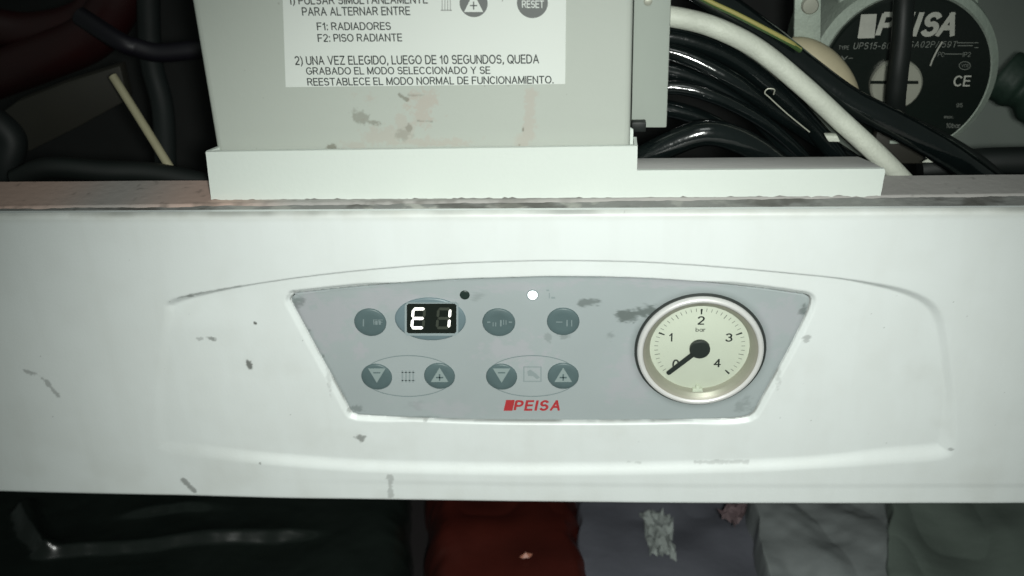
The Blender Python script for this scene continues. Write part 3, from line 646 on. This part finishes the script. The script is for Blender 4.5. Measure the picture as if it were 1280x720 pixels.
bars('printed_plus', [(624, -6, 632, -4.5), (627.3, -10, 628.9, 2)], YT, M['inkpale'], sk)

YC = YB + 0.014
sc_ = empty('side_cover', (FP(815, 160, YC)[0], YC, FP(815, 160, YC)[2]), 'narrow grey metal cover strip just right of the control box', 'cover')
a, b2 = FP(789, 160, YC), FP(833.5, 160, YC); t2 = FP(838.5, 0, YC)
prism('cover_plate', [(a[0], a[2]), (b2[0], b2[2]), (b2[0] + (t2[0] - b2[0]) * 1.6, 0.22), (a[0], 0.22)], YC, YC + 0.05, M['box2'], sc_, 0.0007)
c = FP(810, 2, YC); lathe('cover_rivet', [(1.6 * MM, 0), (1.4 * MM, -0.0006), (0, -0.0009)], (c[0], YC, c[2]), M['screw'], sc_, 20)
a = FP(796, 158, YC - 0.003); prism('cover_clip', [(a[0] - .002, a[2] - .002), (a[0] + .0035, a[2] - .002), (a[0] + .0035, a[2] + .002), (a[0] - .002, a[2] + .002)], YC - 0.004, YC - 0.0005, M['rubber2'], sc_, 0.0004)

# ------------------------------------------------------------------ pump and cables in the right opening
def path(pts): return [FP(px, py, y) for px, py, y in pts]
YP = 0.10
pc = FP(1131, 97, YP); rp = (FP(1238, 75, YP)[0] - FP(1024, 75, YP)[0]) / 2
pu = empty('circulator_pump', (pc[0], YP, pc[2] - rp), 'round black faced circulator pump with white lettering and pale cast housing', 'pump')
lathe('housing', [(rp * 1.14, 0.060), (rp * 1.14, 0.010), (rp * 1.115, 0.004), (rp * 1.02, 0.001), (rp * 0.99, 0.002), (0, 0.002)], pc, M['alu'], pu, 80, 40)
lathe('face_plate', [(rp * 0.995, 0.0035), (rp * 0.99, 0.0), (rp * 0.97, -0.0008), (0, -0.0008)], pc, M['pumpface'], pu, 80, 30)
prism('mounting_flange', xz([(1048, -60), (1225, -60), (1225, 60), (1200, 130), (1100, 130), (1048, 90)], YP + 0.012), YP + 0.012, YP + 0.04, M['alu'], pu, 0.002)
YPF = YP - 0.0009
text('brand_lettering', 'PEISA', 1093.5, 1193, 46, 15, YPF, M['pumpprint'], pu, bold=0.25, shear=0.2, starts=(0, .82, 1.74, 2.12, 2.88))
flat('brand_mark', [(1072, 48), (1076.5, 18), (1096, 17.5), (1093, 47.5)], YPF, M['pumpprint'], pu)
text('model_lettering', 'UPS15-60', 1066.5, 1113, 61.5, 53, YPF, M['pumpfaint'], pu, shear=0.15, gap=0.34)
text('model_lettering', 'SA02P/ 59T', 1136, 1196, 59.5, 51.5, YPF, M['pumpfaint'], pu, shear=0.15, gap=0.34)
bars('rating_line', [(1196, 53, 1217, 54), (1197, 56.5, 1216, 57.6), (1180, 67, 1203, 68), (1218, 53, 1223, 54), (1218, 59, 1223, 60)], YPF, M['pumpfaint'], pu)
text('rating_lettering', 'PC', 1172, 1180, 71, 65, YPF, M['pumpfaint'], pu); text('rating_lettering', 'IP2', 1203, 1213, 71, 65, YPF, M['pumpfaint'], pu)
text('rating_lettering', 'TYPE', 1048, 1061, 62, 57, YPF, M['pumpfaint'], pu); text('rating_lettering', 'V~', 1051, 1066, 75, 70, YPF, M['pumpfaint'], pu)
text('ce_mark', 'CE', 1191, 1212, 108, 94.5, YPF, M['pumpprint'], pu, bold=0.16)
ell(1206, 82, 7.5, 5.5, 0, 2 * pi, YPF, 0.13, M['pumpfaint'], 'approval_mark', pu); text('rating_lettering', 'VDE', 1201.5, 1211, 84, 80, YPF, M['pumpfaint'], pu)
text('rating_lettering', '95', 1195, 1203, 134, 129, YPF, M['pumpfaint'], pu); text('rating_lettering', 'max.', 1180, 1192, 148, 144, YPF, M['pumpfaint'], pu)
text('rating_lettering', '10bar', 1182, 1200, 160, 154, YPF, M['pumpfaint'], pu)
cs = FP(1118, 103, YP); 
lathe('vent_screw', [(11.2 * MM, -0.0005), (11.2 * MM, -0.0035), (10.4 * MM, -0.0045), (0, -0.0045)], cs, M['screw'], pu, 44, 35)
bars('screw_slot', [(1088, 101, 1148, 105)], YP - 0.0047, M['pumpface'], pu)
tube('scratch_wire', path([(1178, 52, YP - 0.002), (1172, 62, YP - 0.002), (1166, 74, YP - 0.002), (1163, 82, YP - 0.0015)]), 0.0004, M['pumpprint'], pu, 6, 8)

G1 = 'black cables in the right opening'
def cable(name, pts, r, m, label, cat='cable', group=None, **kw):
    o = tube(name, path(pts), r, m, None, **kw); tag(o, label, cat, group); return o
cable('power_cable', [(1131, -40, 0.075), (1130, 0, 0.075), (1127, 50, 0.073), (1122, 95, 0.072), (1119, 135, 0.075), (1122, 190, 0.09)], 0.0042, M['rubber2'],
      'thick black cable hanging vertically in front of the pump lettering', group=G1)
cable('power_cable', [(846, -30, 0.055), (905, 8, 0.055), (960, 48, 0.056), (1010, 88, 0.055), (1062, 126, 0.052), (1120, 156, 0.05), (1180, 190, 0.052), (1240, 232, 0.06)], 0.0056, M['rubber'],
      'thick glossy black cable sloping across the lower pump', group=G1)
cable('power_cable', [(1000, 82, 0.07), (1050, 118, 0.068), (1110, 146, 0.066), (1170, 174, 0.068), (1225, 208, 0.07), (1265, 245, 0.075)], 0.0042, M['rubber2'],
      'black cable running just above the thick glossy one', group=G1)
cable('white_hose', [(800, 18, 0.05), (840, 21, 0.05), (890, 33, 0.049), (945, 60, 0.048), (1000, 104, 0.046), (1050, 150, 0.044), (1100, 196, 0.042), (1135, 232, 0.042)], 0.0041, M['hose'],
      'off white hose curving down across the black cables', 'hose')
ew = empty('earth_wire', FP(870, 0, 0.047), 'thin green and yellow striped earth wire above the white hose', 'wire')
epts = [(860, -12, 0.046), (890, 4, 0.046), (920, 18, 0.046), (955, 36, 0.046), (985, 52, 0.047), (1000, 62, 0.05)]
tube('green_sheath', path(epts), 0.0013, M['earthg'], ew); tube('yellow_stripe', [p + np.array([-0.0002, -0.0006, 0.0005]) for p in path(epts)], 0.0009, M['earthy'], ew)
for k, (pts, r, lab) in enumerate((
    ([(800, 42, .06), (860, 50, .06), (920, 75, .06), (975, 118, .06), (1030, 175, .06), (1060, 215, .06)], 0.0042, 'black cable directly beneath the white hose'),
    ([(800, 58, .058), (855, 70, .055), (915, 100, .052), (960, 132, .056), (1020, 172, .062), (1070, 205, .066)], 0.0036, 'second black cable below the white hose'),
    ([(800, 84, .056), (850, 92, .056), (900, 112, .056), (945, 145, .056), (985, 190, .056), (1010, 225, .056)], 0.0036, 'third black cable below the white hose'),
    ([(800, 112, .050), (850, 110, .049), (900, 124, .048), (950, 150, .050), (990, 182, .054), (1030, 225, .058)], 0.0028, 'fourth black cable below the white hose'),
    ([(800, 132, .055), (845, 138, .055), (885, 152, .055), (920, 175, .055), (945, 205, .055), (960, 230, .055)], 0.0036, 'lowest black cable above the grey ledge'))):
    cable('control_cable', pts, r, M['rubber'], lab, group='bundled black cables under the white hose')
cable('rubber_tube', [(800, 200, 0.035), (838, 180, 0.035), (882, 166, 0.035), (925, 176, 0.036), (970, 204, 0.038), (1000, 235, 0.04)], 0.0052, M['rubber'], 'fat black rubber tube arching behind the grey ledge', 'tube')
cable('hook_and_glint', [(1012, 165, .044), (985, 143, .044), (962, 122, .044), (956, 116, .044), (960, 111, .044), (968, 112, .044), (967, 118, .045)], 0.0003, M['screw'], 'tiny bent wire hook with a pale tail drawn as a cable highlight', 'wire', n=6, seg=8)  # the long pale tail imitates the highlight along a black cable
# cream sleeve, bracket, connector, clips, insulation
cr = tube('rubber_sleeve', path([(985, 62, .083), (1008, 70, .081), (1032, 86, .079), (1054, 110, .078), (1070, 146, .08)]), 0.0062, M['cream'], None, rfun=lambda t: 0.75 + 0.5 * sin(pi * min(1, t + .1)))
tag(cr, 'cream rubber sleeve between the black cable and pump', 'sleeve')
br = empty('metal_bracket', FP(1010, 55, 0.085), 'small pale metal bracket with screw left of the pump', 'bracket')
prism('bracket_plate', xz([(992, 60), (1026, 60), (1027, -30), (994, -30)], .085), .085, .088, M['alu'], br, 0.0006)
c = FP(1012, 6, .085); lathe('bracket_screw', [(3.6 * MM, 0), (3.6 * MM, -.0015), (3.0 * MM, -.0022), (0, -.0024)], c, M['screw'], br, 24)
co = prism('wire_connector', xz([(1031, 170), (1047, 170), (1051, 178), (1036, 178)], .040), .040, .044, M['hose'], None, 0.0006); tag(co, 'tiny white wire connector beside the lower end of the white hose', 'connector')
cl = empty('label_clip', FP(1128, 178, .06), 'small dark plastic clip with pale edge below the pump screw', 'clip')
prism('clip_body', xz([(1096, 165), (1150, 165), (1156, 205), (1090, 205)], .078), .078, .084, M['bar'], cl, 0.0008)
prism('clip_edge', xz([(1112, 176), (1122, 175), (1126, 170), (1134, 168), (1134, 173), (1128, 176), (1134, 177), (1134, 179), (1112, 179)], .077), .0765, .0775, M['alu'], cl)
wt = prism('warning_tag', xz([(1153, 203), (1167, 194.5), (1177, 203)], .056), .056, .0566, M['hose']); tag(wt, 'tiny pale triangular tag below the sloping black cable', 'tag')
gs = prism('sheet_panel', xz([(1215, -60), (1400, -60), (1400, 215), (1190, 215)], .17), .17, .172, M['greywall']); tag(gs, 'plain grey sheet metal panel behind the pump at the right edge', 'panel')
gi = empty('pipe_insulation', FP(1275, 120, .12), 'dark green crumpled pipe insulation at the right edge beside pump', 'insulation')
tube('insulation_sleeve', path([(1252, 92, .13), (1275, 108, .125), (1300, 126, .12), (1330, 145, .12)]), 0.0115, M['green'], gi, n=14, seg=20, rfun=lambda t: 1 + 0.10 * sin(11 * t) + 0.05 * sin(23 * t + 1))
db = cable('drain_pipe', [(1150, 212, .085), (1220, 204, .085), (1280, 202, .085), (1340, 202, .085)], 0.0065, M['rubber2'], 'black pipe lying along the rim at the lower right', 'pipe')

# ------------------------------------------------------------------ left opening
bl = prism('flat_bar', xz([(-20, 158), (20, 128), (80, 104), (150, 82), (160, 125), (100, 158), (40, 188), (-20, 205)], .11), .11, .118, M['bar'], None, 0.001)
tag(bl, 'dark brown flat metal bar lying slanted in the left opening', 'bar')
sk_ = cable('thin_stick', [(141, 95, .085), (160, 125, .08), (185, 165, .072), (214, 212, .062)], 0.0019, M['stick'], 'thin beige stick leaning in the dark left opening', 'stick', seg=16)
cable('copper_pipe', [(-20, 100, .16), (60, 70, .155), (120, 40, .15), (165, -30, .15)], 0.012, M['redpipe'], 'dull dark red pipe at the upper left', 'pipe')
cable('copper_pipe', [(-30, 30, .17), (40, 40, .17), (110, 20, .17), (140, -40, .17)], 0.010, M['redpipe'], 'dull dark red pipe in the top left corner', 'pipe')
cable('gas_pipe', [(186, -40, .14), (186, 20, .14), (190, 80, .14), (204, 140, .14), (208, 240, .14)], 0.0055, M['teal'], 'dull grey green pipe between the stick and control box', 'pipe')
cable('violet_wire', [(100, 20, .13), (150, 52, .12), (172, 60, .12), (200, 66, .12), (250, 62, .12), (300, 60, .12)], 0.0045, M['violet'], 'dull violet wire crossing behind the beige stick', 'wire')
cable('valve_stem', [(-10, 150, .09), (14, 175, .088), (8, 205, .085), (0, 235, .085)], 0.007, M['teal'], 'grey green valve stem at the left edge', 'valve')
cable('wire_bundle', [(20, 225, .06), (60, 210, .06), (130, 214, .06), (200, 218, .06), (300, 240, .055)], 0.0048, M['rubber2'], 'black wire bundle lying along the rim in the left opening', 'cable')

# ------------------------------------------------------------------ things lying on the shelf below the panel
def mound(name, quad, zt, nx, ny, mt, label, cat, hf, edge=0.12, drop=None, seed=1, group=None, warp=1.0):
    """soft cloth-like body: photo quad (tl,tr,br,bl) at height zt, sides running down to the shelf"""
    A = [HP(px, py, zt) for px, py in quad]
    u, v = np.meshgrid(np.linspace(0, 1, nx), np.linspace(0, 1, ny))
    P = sum(wt_[..., None] * a for wt_, a in zip(((1 - u) * (1 - v), u * (1 - v), u * v, (1 - u) * v), A))
    P[..., 0] += 0.016 * (fbm(u, v, 0.35, 4, seed + 40) - 0.5) * (warp if warp else 0)
    ed = np.minimum(np.minimum(u, 1 - u) * (np.linalg.norm(A[1] - A[0])), np.minimum(v, 1 - v) * np.linalg.norm(A[3] - A[0]))
    h = zt - ZSH
    prof = np.sqrt(np.clip(1 - (1 - np.clip(ed / (edge * h + 1e-9), 0, 1)) ** 2, 0, 1))
    P[..., 2] = ZSH + 0.0005 + h * prof * (1 + 0 * u) + hf(P[..., 0], P[..., 1]) * prof
    i = np.arange(nx * ny).reshape(ny, nx)
    F = np.stack([i[:-1, :-1], i[1:, :-1], i[1:, 1:], i[:-1, 1:]], -1).reshape(-1, 4)
    o = mesh(name, P.reshape(-1, 3), [tuple(map(int, f)) for f in F], mt, None, True)
    bot = len(o.data.vertices)
    return tag(o, label, cat, group)
def ridge(x, y, s, seed): return 1 - np.abs(2 * fbm(x, y, s, 3, seed) - 1)
crease = [tuple(HP(a, b, -0.188)[:2]) for a, b in ((32, 634), (40, 655), (58, 682))]
fold = np.array([HP(a, b, -0.190) for a, b in ((40, 700), (120, 690), (200, 684), (300, 676), (420, 672))])
fold2 = np.array([HP(a, b, -0.190) for a, b in ((120, 655), (180, 646), (230, 640), (300, 640))])
def step(x, y, c, hgt, x0, x1, seed):
    d = y - np.interp(x, c[:, 0], c[:, 1]) + 0.004 * (fbm(x, y, 0.03, 3, seed) - 0.5)
    return hgt * sstep(0, 0.006, d) * np.exp(-np.maximum(0, d - 0.006) / 0.02) * sstep(x0, x0 + 0.03, x) * sstep(x1, x1 - 0.03, x)
fx0, fx1 = fold[0][0], fold[-1][0]
mound('plastic_bag', [(-120, 560), (505, 560), (520, 790), (-120, 790)], -0.19, 420, 260, M['bag'], 'glossy black plastic bag below the left end of the panel', 'bag',
      lambda x, y: 0.010 * (fbm(x, y, 0.07, 2, 4) - 0.5) + step(x, y, fold, 0.0055, fx0 - .01, fx1, 71) + step(x, y, fold2, 0.0035, fold2[0][0], fold2[-1][0], 72)
      + 0.006 * np.exp(-((segdist(x, y, crease) + 0.003 * (fbm(x, y, 0.012, 3, 74) - 0.5)) / 0.005) ** 2) + 0.0022 * (fbm(x, y, 0.02, 3, 5) - 0.5), 0.8)
mound('red_bag', [(532, 560), (722, 560), (748, 790), (552, 790)], -0.182, 160, 140, M['redbox'], 'dark brownish red plastic bag under the middle of the panel', 'bag',
      lambda x, y: 0.016 * (fbm(x, y, 0.05, 2, 54) - 0.5) + 0.01 * np.abs(fbm(x, y * .5, 0.03, 2, 55) - 0.5), 0.5, seed=3)
ch2 = HP(657, 695, -0.176)
pk = mesh('paper_flake', [ch2 + np.array(d) * MM for d in ((-3, -1, .2), (0, 1.6, 1.2), (3.5, 1.0, .4), (2, -1.4, .2), (-1.5, -2, .2), (0, 0, 2.2))], [(0, 5, 1), (1, 5, 2), (2, 5, 3), (3, 5, 4), (4, 5, 0)], mat('flake_pink', (0.30, 0.12, 0.08), 0.5))
tag(pk, 'tiny pinkish flake lying on the brownish red bag', 'flake')
mound('folded_cloth', [(708, 570), (960, 570), (985, 790), (728, 790)], -0.186, 160, 140, M['cloth1'], 'violet grey folded cloth right of the brownish red bag', 'cloth',
      lambda x, y: 0.014 * (fbm(x, y, 0.05, 2, 14) - 0.5) + 0.006 * np.abs(fbm(x, y * .6, 0.03, 2, 15) - 0.5), 0.12)
mound('crumpled_cloth', [(905, 560), (1115, 560), (1118, 790), (985, 790)], -0.168, 160, 140, M['cloth2'], 'pale grey crumpled cloth overlapping the violet grey one', 'cloth',
      lambda x, y: 0.02 * (fbm(x, y, 0.05, 2, 24) - 0.5) + 0.012 * (np.abs(fbm(x + .3 * y, y * .5, 0.03, 2, 25) - 0.5)) + 0.003 * (fbm(x, y, 0.012, 2, 26) - 0.5), 0.1)
mound('dark_cloth', [(1098, 560), (1420, 560), (1420, 790), (1104, 790)], -0.175, 160, 140, M['cloth3'], 'dark grey green cloth at the lower right corner', 'cloth',
      lambda x, y: 0.03 * (fbm(x, y, 0.06, 2, 34) - 0.5) + 0.01 * np.abs(fbm(x, y * .4, 0.03, 2, 35) - 0.5), 0.12)
def crumple(name, quad, zt, n, amp, mt, label, cat, seed):
    A = [HP(px, py, zt) for px, py in quad]; r = np.random.default_rng(seed); V = []; F = []
    for j in range(n + 1):
        for k in range(n + 1):
            u = k / n; v = j / n
            p = A[0] * (1 - u) * (1 - v) + A[1] * u * (1 - v) + A[2] * u * v + A[3] * (1 - u) * v
            V.append(p + np.array([r.normal() * 0.0006, r.normal() * 0.0006, abs(r.normal()) * amp]))
    for j in range(n):
        for k in range(n):
            a = j * (n + 1) + k
            if r.random() < .5: F += [(a, a + 1, a + n + 2), (a, a + n + 2, a + n + 1)]
            else: F += [(a, a + 1, a + n + 1), (a + 1, a + n + 2, a + n + 1)]
    o = mesh(name, V, F, mt, None); return tag(o, label, cat)
crumple('plastic_wrapper', [(800, 641), (838, 644), (845, 701), (812, 697)], -0.180, 11, 0.0026, M['film'], 'small shiny crumpled clear plastic wrapper on the violet grey cloth', 'wrapper', 5)
crumple('rag_scrap', [(898, 640), (934, 622), (934, 640), (918, 663)], -0.163, 6, 0.002, M['pinkc'], 'small dark pinkish rag scrap between two grey cloths', 'rag', 8)
